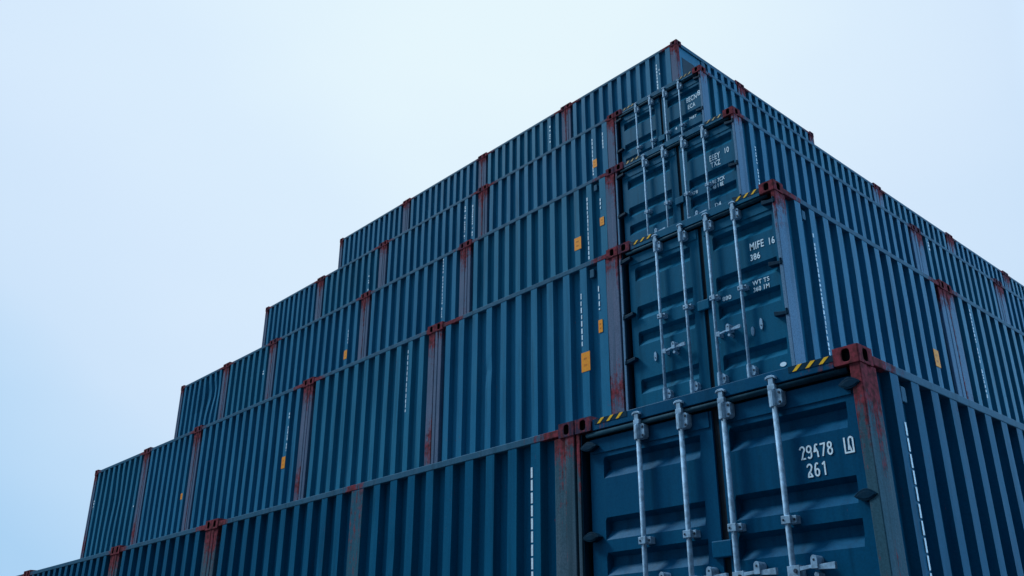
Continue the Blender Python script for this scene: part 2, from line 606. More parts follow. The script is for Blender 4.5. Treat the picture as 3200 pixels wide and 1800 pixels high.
# ------------------------------------------------------------------ door end
def door_end(root, M, W, tier, paint, door):
    T = lambda t: H + t
    th = tier == 1
    lx0, gap0, gap1, lx1 = 0.075, 0.520 * W, 0.545 * W, W - (0.075 if th else 0.040)
    # black seal / jamb behind the leaves
    mb = MB()
    mb.box(M, 0.03, W - 0.035, -0.17, -0.135, 0.1, T(-0.03))
    link('door_seal', mb.data('door_seal', [MAT['jamb']]), root)
    mb = MB()
    mb.box(M, 0.0375 if tier > 1 else 0.0395, 0.050, -0.135, -0.014, 0.12, T(-0.10))
    link('door_seal', mb.data('door_seal', [MAT['jamb']]), root)
    # header beam with the rounded drip bar under it
    mb = MB()
    wf = lambda s: 0.35 * max(0, 1 - min(s - 0.17, W - 0.17 - s) / 0.5)
    cuts = [0.178, 0.3, 0.5, 0.8, W / 2, W - 0.8, W - 0.5, W - 0.3, W - 0.178]
    mb.bar_s(M, cuts, -0.12, -0.004, T(-0.092), T(-0.002), wf)
    hd = link('door_header', mb.data('door_header', [MAT[door]]), root, bevel=0.004)
    mb = MB()
    mb.tube(M, [(0.1, -0.028, T(-0.117)), (W / 2, -0.026, T(-0.119)), (W - 0.1, -0.028, T(-0.117))], 0.021, 12)
    link('drip_bar', mb.data('drip_bar', [MAT['drip']]), hd, smooth=True)
    mb = MB()
    mb.box(M, 0.178, W - 0.178, -0.12, -0.004, 0.0, 0.14)
    link('door_sill', mb.data('door_sill', [MAT[door]]), root, bevel=0.006)
    # slanted warning stripes at both header ends
    for side in (0, 1):
        mb = MB()
        base = 0.235 if side == 0 else W - 0.475
        mb.plate(M, [(base - 0.03, T(-0.046)), (base + 0.31, T(-0.046)), (base + 0.31, T(-0.004)), (base - 0.03, T(-0.004))], -0.003, -0.001, 1)
        for k in range(3):
            x = base + 0.098 * k
            a = [(x, T(-0.045)), (x + 0.030, T(-0.045)), (x + 0.078, T(-0.005)), (x + 0.044, T(-0.005))]
            mb.plate(M, a, -0.001, 0.001)
        link('warning_stripes', mb.data('warning_stripes', [MAT['yellow'] if tier < 3 else MAT['faded_yellow'], MAT['jamb']]), root)
    # leaves
    gro = ([-0.306, -0.775, -1.035, -1.55, -2.02, -2.40] if th else [-0.325, -0.812, -1.125, -1.690, -2.25])
    zb, zt = 0.16, T(-0.150)
    nf, gd = -0.052, 0.056
    bars = [0.262, 0.425, 0.576, 0.742] if th else [0.262, 0.430, 0.594, 0.760]
    leaves = []
    for li, (a, b_) in enumerate(((lx0 + 0.028, gap0), (gap1, lx1 - 0.012))):
        if li == 0:
            g0, g1 = (0.098 if th else 0.090) * W, (0.475 if th else 0.462) * W
        else:
            g0, g1 = (0.575 if th else 0.605) * W, (0.937 if th else 0.957) * W
        mb = MB()
        zs = [(zb, 0)]
        for g in reversed(gro):
            z = T(g)
            zs += [(z - 0.168, 0), (z - 0.092, 1), (z - 0.030, 1), (z, 0)]
        zs.append((zt, 0))
        zs = [q for q in zs if zb <= q[0] <= zt]
        colz = []
        for z, d in zs:
            colz.append([mb.vert(M(s, n, z), 0.02) for s, n in ((a, nf), (g0, nf), (g0 + 0.012, nf - gd * d), (g1 - 0.012, nf - gd * d), (g1, nf), (b_, nf))])
        for p, q in zip(colz, colz[1:]):
            for i in range(5):
                mb.face((p[i], p[i + 1], q[i + 1], q[i]))
        # returned edges and raised top rail of the leaf
        mb.box(M, a - 0.001, a + 0.03, nf - 0.075, nf - 0.0015, zb, zt)
        mb.box(M, b_ - 0.03, b_ + 0.001, nf - 0.075, nf - 0.0015, zb, zt)
        mb.box(M, a + 0.032, b_ - 0.032, nf - 0.075, nf - 0.0015, zt - 0.03, zt + 0.001)
        mb.box(M, a + 0.02, b_ - 0.02, nf - 0.001, nf + 0.008, zt - 0.118, zt - 0.003)
        lf = link('door', mb.data('door', [MAT[door]]), root)
        leaves.append(lf)
        # hinges, seen from below as blades
        for hz in ((-0.215, -0.915, -1.50, -2.2) if th else (-0.20, -0.905, -1.45, -2.2)):
            mb = MB()
            if li == 0:
                h0, h1 = (0.045, 0.215) if th else (0.020, 0.175)
            else:
                h0, h1 = (W - 0.165, W - 0.012) if th else (W - 0.165, W - 0.006)
            cx, rx = (h0 + h1) / 2, (h1 - h0) / 2
            if th:
                up = [(cx + rx * u, T(hz) + 0.041 * (1 - abs(u) ** 1.7)) for u in [1 - 0.2 * k for k in range(11)]]
                dn = [(cx + rx * u, T(hz) - 0.034 * (1 - abs(u) ** 2.0)) for u in [-0.8 + 0.2 * k for k in range(9)]]
                mb.plate(M, up + dn, nf - 0.01, 0.003)
                mb.plate(M, [(cx + (x_ - cx) * 0.8, T(hz) - 0.002 + (z_ - T(hz)) * 0.62) for x_, z_ in up + dn], 0.002, 0.006)
            else:
                z = T(hz)
                mb.plate(M, [(h0, z - 0.016), (h1, z - 0.030), (h1, z + 0.006), (h0 + 0.09, z + 0.012), (h0, z + 0.034)] if li == 1 else
                         [(h0, z - 0.036), (h1, z - 0.010), (h1, z + 0.026), (h0, z + 0.01)], nf - 0.01, 0.006)
                mb.tube(M, [((h1 - 0.02 if li else h0 + 0.02), -0.004, z - 0.035), ((h1 - 0.02 if li else h0 + 0.02), -0.004, z + 0.035)], 0.014, 8)
            link('hinge', mb.data('hinge', [MAT['hinge']]), lf, bevel=0.004)
    # overlap strip and anti-rack block at the meeting edge
    mb = MB()
    mb.box(M, gap0 - 0.012, gap1 + 0.004, -0.085, -0.070, 0.16, T(-0.13))
    link('meeting_strip', mb.data('meeting_strip', [MAT['dark']]), leaves[1])
    mb = MB()
    zc = -1.115 if th else -1.075
    mb.box(M, gap0 - 0.065, gap1 + 0.035, nf + 0.001, nf + 0.03, T(zc - 0.058), T(zc + 0.055))
    link('rack_block', mb.data('rack_block', [MAT[door]]), leaves[1], bevel=0.008)
    # locking bars
    nb = -0.004
    r = 0.0190 if th else 0.0165
    for bi, fr in enumerate(bars):
        x = fr * W
        lf = leaves[0] if bi < 2 else leaves[1]
        mb = MB()
        zlow = 0.20 if th else 0.20
        mb.tube(M, [(x, nb, zlow), (x + 0.001, nb, T(-1.3)), (x, nb, T(-0.13))], r, 14)
        ro = link('locking_bar', mb.data('locking_bar', [MAT['galv']]), lf, smooth=False)
        for p in ro.data.polygons:
            p.use_smooth = len(p.vertices) == 4
        GM = [MAT['galv'], MAT['steel_dark']]
        # cam head and hook over the header
        hk = MB()
        hk.box(M, x - 0.028, x + 0.028, nb - 0.02, nb + 0.022, T(-0.135), T(-0.098))
        hk.box(M, x - 0.019, x + 0.020, nb - 0.02, nb + 0.020, T(-0.100), T(-0.052))
        hk.plate(M, [(x - 0.040, T(-0.062)), (x - 0.022, T(-0.052)), (x + 0.022, T(-0.052)), (x + 0.042, T(-0.066)), (x + 0.038, T(-0.046)), (x + 0.016, T(-0.034)), (x - 0.018, T(-0.034)), (x - 0.038, T(-0.044))], nb - 0.005, nb + 0.024)
        link('cam_hook', hk.data('cam_hook', GM), lf, bevel=0.003)
        # bracket plate with two bolts
        hk = MB()
        hk.plate(M, [(x - 0.034, T(-0.246)), (x + 0.050, T(-0.246)), (x + 0.068, T(-0.232)), (x + 0.068, T(-0.150)), (x + 0.058, T(-0.138)), (x - 0.034, T(-0.128))], nf - 0.002, nb + 0.012)
        hk.tube(M, [(x, nb, T(-0.252)), (x, nb, T(-0.137))], r + 0.012, 14)
        for bz in (-0.160, -0.226):
            hk.tube(M, [(x + 0.050, nb + 0.006, T(bz)), (x + 0.050, nb + 0.018, T(bz))], 0.010, 8, mi=1)
        link('bar_bracket', hk.data('bar_bracket', GM), lf, bevel=0.003)
        # guides lower down
        for gz in ((-0.995, -1.85) if th else (-1.048, -1.95)):
            hk = MB()
            if gz == -1.95:
                hk.plate(M, [(x - 0.030, T(gz - 0.055)), (x + 0.058, T(gz - 0.055)), (x + 0.074, T(gz - 0.03)), (x + 0.074, T(gz + 0.02)), (x + 0.05, T(gz + 0.05)), (x - 0.03, T(gz + 0.055))], nf - 0.002, nb + 0.008)
                hk.tube(M, [(x, nb, T(gz - 0.07)), (x, nb, T(gz + 0.07))], r + 0.010, 14)
                hk.tube(M, [(x + 0.052, nb + 0.004, T(gz)), (x + 0.052, nb + 0.014, T(gz))], 0.011, 8, mi=1)
            else:
                hk.box(M, x + 0.0, x + 0.066, nf - 0.002, nb + 0.004, T(gz - 0.024), T(gz + 0.024))
                hk.box(M, x - 0.032, x + 0.034, nb - 0.02, nb + r + 0.006, T(gz - 0.026), T(gz + 0.026))
                hk.tube(M, [(x + 0.052, nb, T(gz)), (x + 0.052, nb + 0.012, T(gz))], 0.009, 8, mi=1)
                hk.tube(M, [(x - 0.016, nb + r, T(gz)), (x - 0.016, nb + r + 0.011, T(gz))], 0.008, 8, mi=1)
            link('bar_guide', hk.data('bar_guide', GM), lf, bevel=0.003)
    # handles
    nh = 0.022
    hs = [(0, 1, 1), (1, 1, 1), (2, 1, 1), (3, 1, 1)] if th else [(0, 1, 1), (2, 1, 1)]
    for bi, dr, _ in hs:
        x = bars[bi] * W
        z = T(-1.300 if th else -1.470)
        mb = MB()
        ln = 0.25 if th else (bars[bi + 1] - bars[bi]) * W - 0.02
        if th:
            mb.plate(M, [(x - 0.026, z - 0.055), (x + 0.060, z - 0.055), (x + 0.062, z + 0.022), (x - 0.026, z + 0.020)], nf, nh)
            mb.tube(M, [(x + 0.034, nh - 0.002, z - 0.012), (x + 0.034, nh + 0.010, z - 0.012)], 0.013, 8, mi=1)
            mb.plate(M, [(x + 0.064, z - 0.014), (x + 0.150, z - 0.004), (x + 0.150, z + 0.016), (x + 0.064, z + 0.010)], 0.0, nh + 0.002)
            mb.plate(M, [(x + 0.190, z - 0.016), (x + 0.306, z - 0.022), (x + 0.306, z + 0.020), (x + 0.190, z + 0.012)], 0.0, nh + 0.004)
            cx = x + 0.172
        else:
            mb.plate(M, [(x + 0.014, z - 0.020), (x + 0.055, z - 0.035), (x + 0.060, z + 0.022), (x + 0.014, z + 0.024)], nf, nh)
            mb.plate(M, [(x + 0.060, z - 0.012), (x + 0.150, z + 0.002), (x + 0.150, z + 0.018), (x + 0.060, z + 0.006)], 0.0, nh)
            mb.plate(M, [(x + 0.185, z - 0.004), (x + ln - 0.02, z - 0.010), (x + ln - 0.02, z + 0.030), (x + ln - 0.06, z + 0.028), (x + 0.185, z + 0.010)], 0.0, nh + 0.003)
            cx = x + 0.17
        # keeper loop with its hole, above and a round seal boss below
        pr = arc(cx, z + 0.045, 0.022, 0.026, 0, 180, 8) + [(cx - 0.022, z - 0.01), (cx + 0.022, z - 0.01)]
        mb.plate(M, pr, nf, nh + 0.012)
        mb.tube(M, [(cx, nh + 0.011, z + 0.043), (cx, nh + 0.014, z + 0.043)], 0.008, 10, mi=1)
        mb.tube(M, [(cx, nf, z - 0.045), (cx, nh - 0.004, z - 0.045)], 0.017, 12)
        lf = leaves[0] if bi < 2 else leaves[1]
        link('handle', mb.data('handle', [MAT['galv'], MAT['steel_dark']]), lf, bevel=0.003)
    if not th:
        # oval seal plates on either side of the handles
        for k, (x, zc2, hh) in enumerate(((bars[0] * W - 0.135, -1.475, 0.055), (bars[3] * W + 0.165, -1.480, 0.062), (bars[3] * W + 0.058, -1.53, 0.05))):
            mb = MB()
            mb.plate(M, [(x + 0.019 * math.cos(q), T(zc2) + hh * math.sin(q)) for q in [2 * math.pi * i / 18 for i in range(18)]], nf, nf + 0.014)
            if k < 2:
                mb.tube(M, [(x + 0.001, nf + 0.013, T(zc2) - 0.018), (x + 0.001, nf + 0.017, T(zc2) - 0.018)], 0.008, 10, mi=1)
            link('seal_plate', mb.data('seal_plate', [MAT['galv'], MAT['steel_dark']]), leaves[0 if k == 0 else 1], bevel=0.002)
        mb = MB()
        x, zc2 = W - 0.16, T(-1.955)
        mb.plate(M, [(x + 0.036 * math.cos(q), zc2 + 0.022 * math.sin(q)) for q in [2 * math.pi * i / 18 for i in range(18)]], nf, nf + 0.004)
        link('marking', mb.data('marking', [MAT['white']]), leaves[1])
    # lettering
    nl = nf + 0.0025
    R_ = leaves[1]
    if tier == 1:
        for tx, s, z, h, adv in (('29q78', 1.955, -0.622, 0.082, 0.0485), ('A', 2.268, -0.634, 0.098, 0.05), ('Z61', 1.992, -0.742, 0.084, 0.051)):
            link('lettering', glyphs(tx, M, s, T(z), nl + 0.001, h, adv), R_)
    elif tier == 2:
        for tx, s, z, h, ws in (('MIFE', 1.752, -0.650, 0.082, 0.70), ('16', 1.975, -0.658, 0.075, 0.72), ('386', 1.745, -0.765, 0.068, 0.80),
                                ('WT', 1.742, -1.045, 0.048, 0.95), ('TS', 1.872, -1.045, 0.048, 0.95), ('360 1M', 1.742, -1.118, 0.048, 0.88), ('880', 1.36, -1.100, 0.045, 1.1)):
            link('lettering', text_mesh(tx, M, s, T(z), nl, h, ws, bold=0.0016 if h >= 0.06 else 0.0007), R_)
    elif tier == 3:
        for tx, s, z, h, ws in (('EEEY', 1.77, -0.665, 0.095, 0.62), ('10', 2.030, -0.64, 0.085, 0.70), ('TXZ', 1.785, -0.775, 0.085, 0.68),
                                ('BE 7CX', 1.785, -1.045, 0.06, 0.72), ('48 1 8E', 1.785, -1.13, 0.06, 0.66), ('478', 1.41, -1.075, 0.05, 1.0), ('D4', 1.79, -1.43, 0.065, 0.9)):
            link('lettering', text_mesh(tx, M, s, T(z), nl, h, ws, bold=0.0016 if h >= 0.06 else 0.0007), R_)
    else:
        for tx, s, z, h, ws in (('BECN', 1.715, -0.60, 0.105, 0.62), ('8', 1.975, -0.57, 0.11, 0.85), ('ECA', 1.74, -0.75, 0.09, 0.68),
                                ('748T', 1.75, -0.99, 0.055, 0.95), ('4', 1.42, -1.05, 0.06, 1.1)):
            link('lettering', text_mesh(tx, M, s, T(z), nl, h, ws, bold=0.0016 if h >= 0.06 else 0.0007), R_)


MAT['faded_yellow'] = plain('faded warning paint', (0.55, 0.36, 0.17), 0.7, 0, 0.45, 30.0)
MAT['dark_paint'] = plain('dark hinge paint', (0.008, 0.030, 0.052), 0.55)
MAT['steel_dark'] = plain('dark bolt', (0.03, 0.045, 0.07), 0.5)


def dashes(M, s, z0, z1, n, wd, style, seed):
    """a vertical line of stencilled strokes"""
    rnd = random.Random(seed)
    mb = MB()
    z = z1
    while z > z0:
        ln = {'long': 0.088, 'mid': rnd.uniform(0.05, 0.075), 'text': rnd.uniform(0.022, 0.05)}[style]
        gp = {'long': 0.017, 'mid': rnd.uniform(0.012, 0.03), 'text': rnd.uniform(0.010, 0.03)}[style]
        ws = wd if style == 'long' else wd * rnd.uniform(0.6, 1.0)
        so = 0 if style == 'long' else rnd.uniform(0, wd - ws)
        if style == 'text' and rnd.random() < 0.18:
            z -= ln + gp
            continue
        mb.box(M, s + so, s + so + ws, n, n + 0.003, max(z - ln, z0), z)
        z -= ln + gp
    return mb.data('marking', [MAT['white']])


# ------------------------------------------------------------------ whole container
def container(label, group, origin, rot, L, W, paint, tier, end0='plain', end1='plain', post_w=(0.15, 0.15), lead=(0.17, 0.17),
              wide=None, dents=(), marks=(), stickers=(), rail_spots=(), seed=0, wear=1.0, door='door1', vents=(), edge_wear=1.0, post='post', post_red=False):
    root = bpy.data.objects.new('shipping_container', None)
    COL.objects.link(root)
    root.location = origin
    root.rotation_euler = (0, 0, rot)
    root.empty_display_size = 0.5
    root['label'] = label
    root['category'] = 'shipping container'
    root['group'] = group
    rnd = random.Random(seed)
    A = lambda s, n, z: (s, -n, z)                   # long side facing local -y, left to right
    B = lambda s, n, z: (L - s, W + n, z)            # far long side
    E0 = lambda s, n, z: (-n, W - s, z)              # end at x=0
    E1 = lambda s, n, z: (L + n, s, z)               # end at x=L
    pw0, pw1 = post_w
    is_door = end0 == 'door'
    pdA, pdB = ((0.072, 0.036) if tier == 1 else (0.042, 0.034)) if is_door else (0.085, 0.085)
    # side sheets
    mb, ridges = corrugated(A, pw0 - 0.004, L - pw1 + 0.004, 0.10, H - 0.05, lead[0], lead[1], wide=wide, dents=dents, seed=seed)
    link('side_panel', mb.data('side_panel', [MAT[paint]], recalc=False), root)
    mb, _ = corrugated(B, pw1 - 0.004, L - pw0 + 0.004, 0.10, H - 0.05, lead[1], lead[0], seed=seed + 1)
    link('side_panel', mb.data('side_panel', [MAT[paint]], recalc=False), root)
    # roof and floor
    mb = MB()
    mb.box(A, 0.05, L - 0.05, -W + 0.05, -0.05, H - 0.05, H - 0.022)
    link('roof_panel', mb.data('roof_panel', [MAT['roof']]), root)
    mb = MB()
    mb.box(A, 0.05, L - 0.05, -W + 0.05, -0.05, 0.09, 0.125)
    link('floor_panel', mb.data('floor_panel', [MAT['dark']]), root)
    # long rails
    for M, a, b_ in ((A, pw0, pw1), (B, pw1, pw0)):
        mb = MB()
        n = max(6, int(L / 0.35))
        cuts = [CW - 0.004 + (L - 2 * CW + 0.008) * i / n for i in range(n + 1)]
        r0, r1 = rnd.uniform(0.4, 0.9), rnd.uniform(0.4, 0.9)

        def wf(s):
            v = r0 * max(0, 1 - (s - CW) / 0.55) * wear + r1 * max(0, 1 - (L - CW - s) / 0.55) * wear
            for c in rail_spots:
                v += 0.8 * max(0, 1 - abs(s - c) / 0.2)
            return min(1, v)
        mb.bar_s(M, cuts, -0.060, 0.0, H - 0.070, H - 0.008, wf)
        link('top_rail', mb.data('top_rail', [MAT['rail']]), root, bevel=0.006)
        mb = MB()
        mb.bar_s(M, [CW - 0.004, L / 2, L - CW + 0.004], -0.060, 0.0, 0.012, 0.135, lambda s: 0.1)
        link('bottom_rail', mb.data('bottom_rail', [MAT['rail']]), root, bevel=0.006)
    # ends
    for e_i, (M, kind) in enumerate(((E0, end0), (E1, end1))):
        if kind == 'door':
            door_end(root, M, W, tier, paint, door)
            continue
        mb = MB()
        mb.box(M, 0.17, W - 0.17, -0.08, -0.003, H - 0.10, H - 0.006, 0.1)
        link('end_beam', mb.data('end_beam', [MAT['rail']]), root, bevel=0.006)
        mb = MB()
        mb.box(M, 0.17, W - 0.17, -0.08, -0.003, 0.01, 0.14, 0.1)
        link('end_beam', mb.data('end_beam', [MAT['rail']]), root, bevel=0.006)
        if kind == 'half':
            # flat panel and a dark round-cornered plate, its colour standing for a recess's shade, then a flared post and corrugated sheet
            mb = MB()
            mb.box(M, 0.085, 0.90, -0.075, -0.030, 0.14, H - 0.10)
            outl = [(0.20, H - 0.36), (0.20, H - 0.60)] + [(0.20, 0.4), (0.76, 0.4)] + arc(0.60, H - 0.52, 0.16, 0.16, 0, 90, 6) + []
            mb.plate(M, outl, -0.032, -0.026, 1)
            link('end_panel', mb.data('end_panel', [MAT[paint], MAT['hinge']]), root)
            mb = MB()
            mb.prism(M, [(0.90, -0.07), (0.92, -0.012), (1.02, -0.006), (1.10, -0.03), (1.10, -0.07)], 0.14, H - 0.10)
            link('end_post', mb.data('end_post', [MAT['rail']]), root)
            mb, _ = corrugated(M, 1.10, W - 0.085, 0.10, H - 0.08, 0.05, 0.05, seed=seed + 3)
            link('end_panel', mb.data('end_panel', [MAT[paint]], recalc=False), root)
        else:
            mb, _ = corrugated(M, 0.085, W - 0.085, 0.10, H - 0.08, 0.06, 0.06, seed=seed + 3 + e_i)
            link('end_panel', mb.data('end_panel', [MAT[paint]], recalc=False), root)
    # posts: box section with a shallow step down the long face
    for (M, at0, pw, pd) in ((A, True, pw0, pdA), (A, False, pw1, pdA), (B, True, pw1, pdB), (B, False, pw0, pdB)):
        mb = MB()
        s0, s1 = (0.003, pw) if at0 else (L - pw, L - 0.003)
        out_s, in_s = (s0, s1) if at0 else (s1, s0)
        k = 0.42 * (in_s - out_s)
        sg = 1 if at0 else -1
        pr = [(out_s, -pd), (out_s, -0.004), (out_s + 0.004 * sg, 0.0), (out_s + 0.028 * sg, 0.0), (out_s + k, 0.0), (out_s + k * 1.04, -0.007), (in_s - 0.05 * (in_s - out_s), -0.007), (in_s, -0.010), (in_s, -pd)]
        wr = rnd.uniform(0.25, 0.60) * wear
        ed = rnd.choice([0.12, 0.3, 0.55]) * wear * (0.22 if end0 == 'door' else 1.0) * edge_wear
        wr *= 0.75 if end0 == 'door' else 1.0
        wb = (0.0 if is_door else (0.5 if post_red and not at0 else rnd.choice([0.0, 0.1, 0.4, 0.5]))) * wear
        if is_door and tier == 1:
            wr = 0.75
            wb = 0.32

        def wfz(z, wr=wr, wb=wb):
            return 0.06 + wr * max(0, (z - H + 1.0) / 1.0) ** 1.5 + 0.35 * max(0, (z - H + 0.35) / 0.35) + wb * max(0, 1 - abs(z - 1.15) / 0.55)
        mb.prism(M, pr, 0.112, H - 0.084, 16, wfz, edge=[ed, ed, ed, ed * 0.45, 0.0, 0.22 * (tier == 1), 0, 0, 0])
        link('corner_post', mb.data('corner_post', [MAT[post]]), root, bevel=0.004)
    if wide is not None:
        rg = max(ridges, key=lambda q: q[1] - q[0])
        mb = MB()
        mb.box(A, rg[0] + 0.006, rg[1] - 0.006, -0.0035, -0.0005, 0.14, H - 0.075, wf=lambda s, n, z: 0.35 if z > 1.5 else 0.1)
        link('cover_strip', mb.data('cover_strip', [MAT['strip']]), root)
    # small ventilation cover in the recess by the second ridge
    for vs in vents:
        rg = min(ridges, key=lambda q: abs(q[1] - vs))
        mb = MB()
        c = rg[1] + 0.078
        mb.plate(A, [(c - 0.038, H - 0.235), (c + 0.030, H - 0.235), (c + 0.034, H - 0.215), (c + 0.034, H - 0.140), (c + 0.026, H - 0.125), (c - 0.034, H - 0.125)], -0.053, -0.018)
        link('vent', mb.data('vent', [MAT['rail']]), root, bevel=0.006)
    # castings stand a few millimetres proud
    pr = 0.007
    for z in (-0.004, H - CH_ + 0.030):
        for (x, y, q) in ((-pr, -pr, 0), (L + pr, -pr, 90), (L + pr, W + pr, 180), (-pr, W + pr, 270)):
            link('corner_casting', casting_mesh('cast_dark' if (rnd.random() < (0.7 if group == GR else 0.35) or (is_door and q == 270)) and not (is_door and q == 0) else 'cast'), root, bevel=0.008, loc=(x, y, z if z > 0 else -0.002), rot=math.radians(q))
    # stencilled lines on the edge of the ridge nearest to the asked place
    for (s, t1, t0, wd, style) in marks:
        if style != 'long!':
            rg = min(ridges, key=lambda q: min(abs(q[0] - s), abs(q[1] - wd - s)))
            ss = rg[0] + 0.002 if abs(rg[0] - s) < abs(rg[1] - wd - s) else rg[1] - wd - 0.002
        link('marking', dashes(A, ss, H + t0, H + t1, -0.0035, wd, style, seed + int(s * 100)), root)
    for (s0, s1, t0, t1) in stickers:
        rg = min(ridges, key=lambda q: abs((q[0] + q[1]) / 2 - (s0 + s1) / 2))
        c = (rg[0] + rg[1]) / 2
        c = max(rg[0] + (s1 - s0) / 2 - 0.01, min(rg[1] - (s1 - s0) / 2 + 0.01, (s0 + s1) / 2))
        hw = (s1 - s0) / 2
        mb = MB()
        mb.box(A, c - hw, c + hw, -0.003, 0.001, H + t0, H + t1)
        q = (t1 - t0)
        for zz in (0.28, 0.62):
            mb.box(A, c - hw * 0.45, c + hw * 0.30, 0.001, 0.0018, H + t0 + q * zz, H + t0 + q * (zz + 0.10), mi=1)
        link('placard', mb.data('placard', [MAT['orange'], MAT['orange_dark']]), root)
    return root


MAT['orange_dark'] = plain('placard print', (0.62, 0.16, 0.006), 0.6)

# ------------------------------------------------------------------ ground
mb = MB()
mb.face([mb.vert(p) for p in ((-1500, -1500, 0), (1500, -1500, 0), (1500, 1500, 0), (-1500, 1500, 0))])
g = link('ground', mb.data('ground', [MAT['ground']]))
g['kind'] = 'structure'

# ------------------------------------------------------------------ the stack
YF = {1: 5.385, 2: 7.752, 3: 10.051, 4: 12.207, 5: 14.347}      # plane of the long left wall
XR = {1: -2.665, 2: -4.475, 3: -6.300, 4: -8.250, 5: -10.255}   # plane of the right wall
ZB = {k: H * (k - 1) for k in YF}
ROW = {1: 'bottom', 2: 'second', 3: 'third', 4: 'fourth', 5: 'top'}
GL = 'side-on containers of the long stepped wall'
GD = 'containers with doors at the stepped corner'
GR = 'containers running back along the right wall'

left = {
    1: [(-11.575, -5.160), (-14.745, -11.580), (-18.85, -14.750), (-24.9, -18.855)],
    2: [(-10.155, -6.640), (-13.640, -10.160), (-17.845, -13.645), (-20.33, -17.850), (-23.37, -20.335)],
    3: [(-12.335, -8.600), (-15.640, -12.340), (-19.53, -15.645), (-21.93, -19.535), (-24.62, -21.935)],
    4: [(-14.40, -10.385), (-18.32, -14.405), (-21.34, -18.325), (-24.44, -21.345)],
    5: [(-13.76, -10.255), (-16.97, -13.765), (-20.45, -16.975), (-24.07, -20.455)],
}
extra = {   # (tier, index): markings / stickers / dents in world x and height below the container top
    (1, 0): dict(marks=[(-5.715, -0.27, -1.9, 0.021, 'long')], wide=-8.247, rails=[-8.35, -11.3], dents=[(-7.6, -0.7, 0.12, 0.006, 0.0)]),
    (2, 0): dict(marks=[(-7.30, -0.40, -1.10, 0.022, 'mid'), (-7.00, -0.39, -0.70, 0.022, 'mid')], st=[(-7.41, -7.27, -1.41, -1.17), (-7.05, -6.985, -0.99, -0.83)],
                 rails=[-9.75], dents=[(-9.0, -0.95, 0.15, 0.010, 0.01)]),
    (2, 1): dict(marks=[(-10.80, -0.20, -1.15, 0.020, 'mid')]),
    (2, 2): dict(marks=[(-14.22, -0.45, -1.12, 0.030, 'text')], st=[(-14.34, -14.225, -1.41, -1.21)]),
    (2, 3): dict(st=[(-18.30, -18.22, -1.38, -1.26)]),
    (2, 4): dict(marks=[(-20.55, -1.12, -1.24, 0.05, 'text'), (-23.18, -0.72, -0.92, 0.05, 'text')], dents=[(-21.8, -0.9, 0.5, 0.02, 0.04)]),
    (3, 0): dict(marks=[(-9.21, -0.30, -1.42, 0.024, 'mid'), (-8.935, -0.43, -0.62, 0.024, 'mid')], st=[(-9.615, -9.465, -1.165, -0.945), (-8.98, -8.893, -0.925, -0.78)]),
    (3, 1): dict(marks=[(-12.975, -0.10, -1.33, 0.024, 'text')]),
    (3, 2): dict(marks=[(-16.26, -0.6, -1.0, 0.024, 'text')], st=[(-16.37, -16.255, -1.30, -1.105)]),
    (3, 3): dict(marks=[(-19.97, -0.62, -0.82, 0.05, 'text')]),
    (3, 4): dict(dents=[(-22.7, -0.62, 0.45, 0.04, 0.10), (-23.3, -1.0, 0.5, 0.03, -0.07)]),
    (4, 0): dict(marks=[(-11.065, -0.30, -1.15, 0.026, 'mid'), (-10.78, -0.28, -0.65, 0.026, 'mid')], st=[(-10.868, -10.76, -0.99, -0.81)]),
    (4, 1): dict(marks=[(-15.05, -0.25, -1.08, 0.045, 'text'), (-14.82, -0.32, -1.12, 0.045, 'text')]),
    (4, 2): dict(marks=[(-18.84, -0.73, -1.18, 0.04, 'text')]),
    (5, 0): dict(marks=[(-10.91, -0.34, -1.05, 0.034, 'mid'), (-10.72, -0.5, -0.7, 0.03, 'text')]),
    (5, 1): dict(marks=[(-14.36, -0.32, -0.92, 0.045, 'text')]),
}
label_left = {
    (1, 0): 'long blue container of the bottom row, white dashed line, directly left of the 29478 door',
    (1, 1): 'second container left of the 29478 door in the bottom row',
    (1, 2): 'third container left of the 29478 door in the bottom row',
    (1, 3): 'leftmost container of the bottom row, its top just entering the lower left corner',
    (2, 0): 'blue container with two orange placards, second row up, beside the MIFE 16 door',
    (2, 1): 'blue container without placard, second row up, red rusted posts at both its ends',
    (2, 2): 'blue container with one tall orange placard near its right end, second row up',
    (2, 3): 'short blue container, second row up, next to last before the left end, small orange tag',
    (2, 4): 'leftmost container of the second row up, its end post against the sky',
    (3, 0): 'blue container with two orange placards, third row up, beside the EEEY 10 door',
    (3, 1): 'blue container with one faint white line third row up, no placard, mid wall',
    (3, 2): 'blue container with one small orange placard, third row up, left of the wall middle',
    (3, 3): 'short blue container with a white speck, third row up, next to last at the left',
    (3, 4): 'dented container with buckled ribs, leftmost of the third row up',
    (4, 0): 'blue container with one orange placard, fourth row up, beside the topmost door end',
    (4, 1): 'blue container with two pale smeared lines near its red right post, fourth row up',
    (4, 2): 'blue container third from the doors in the fourth row up',
    (4, 3): 'leftmost container of the fourth row up, ending against the sky',
    (5, 0): 'topmost corner container at the peak of the stack, white lettering line, panelled end',
    (5, 1): 'second container from the peak in the top row, pale line near its right end',
    (5, 2): 'third container from the peak in the top row, against the sky',
    (5, 3): 'leftmost container of the top row, its end post against the sky',
}
sd = 10
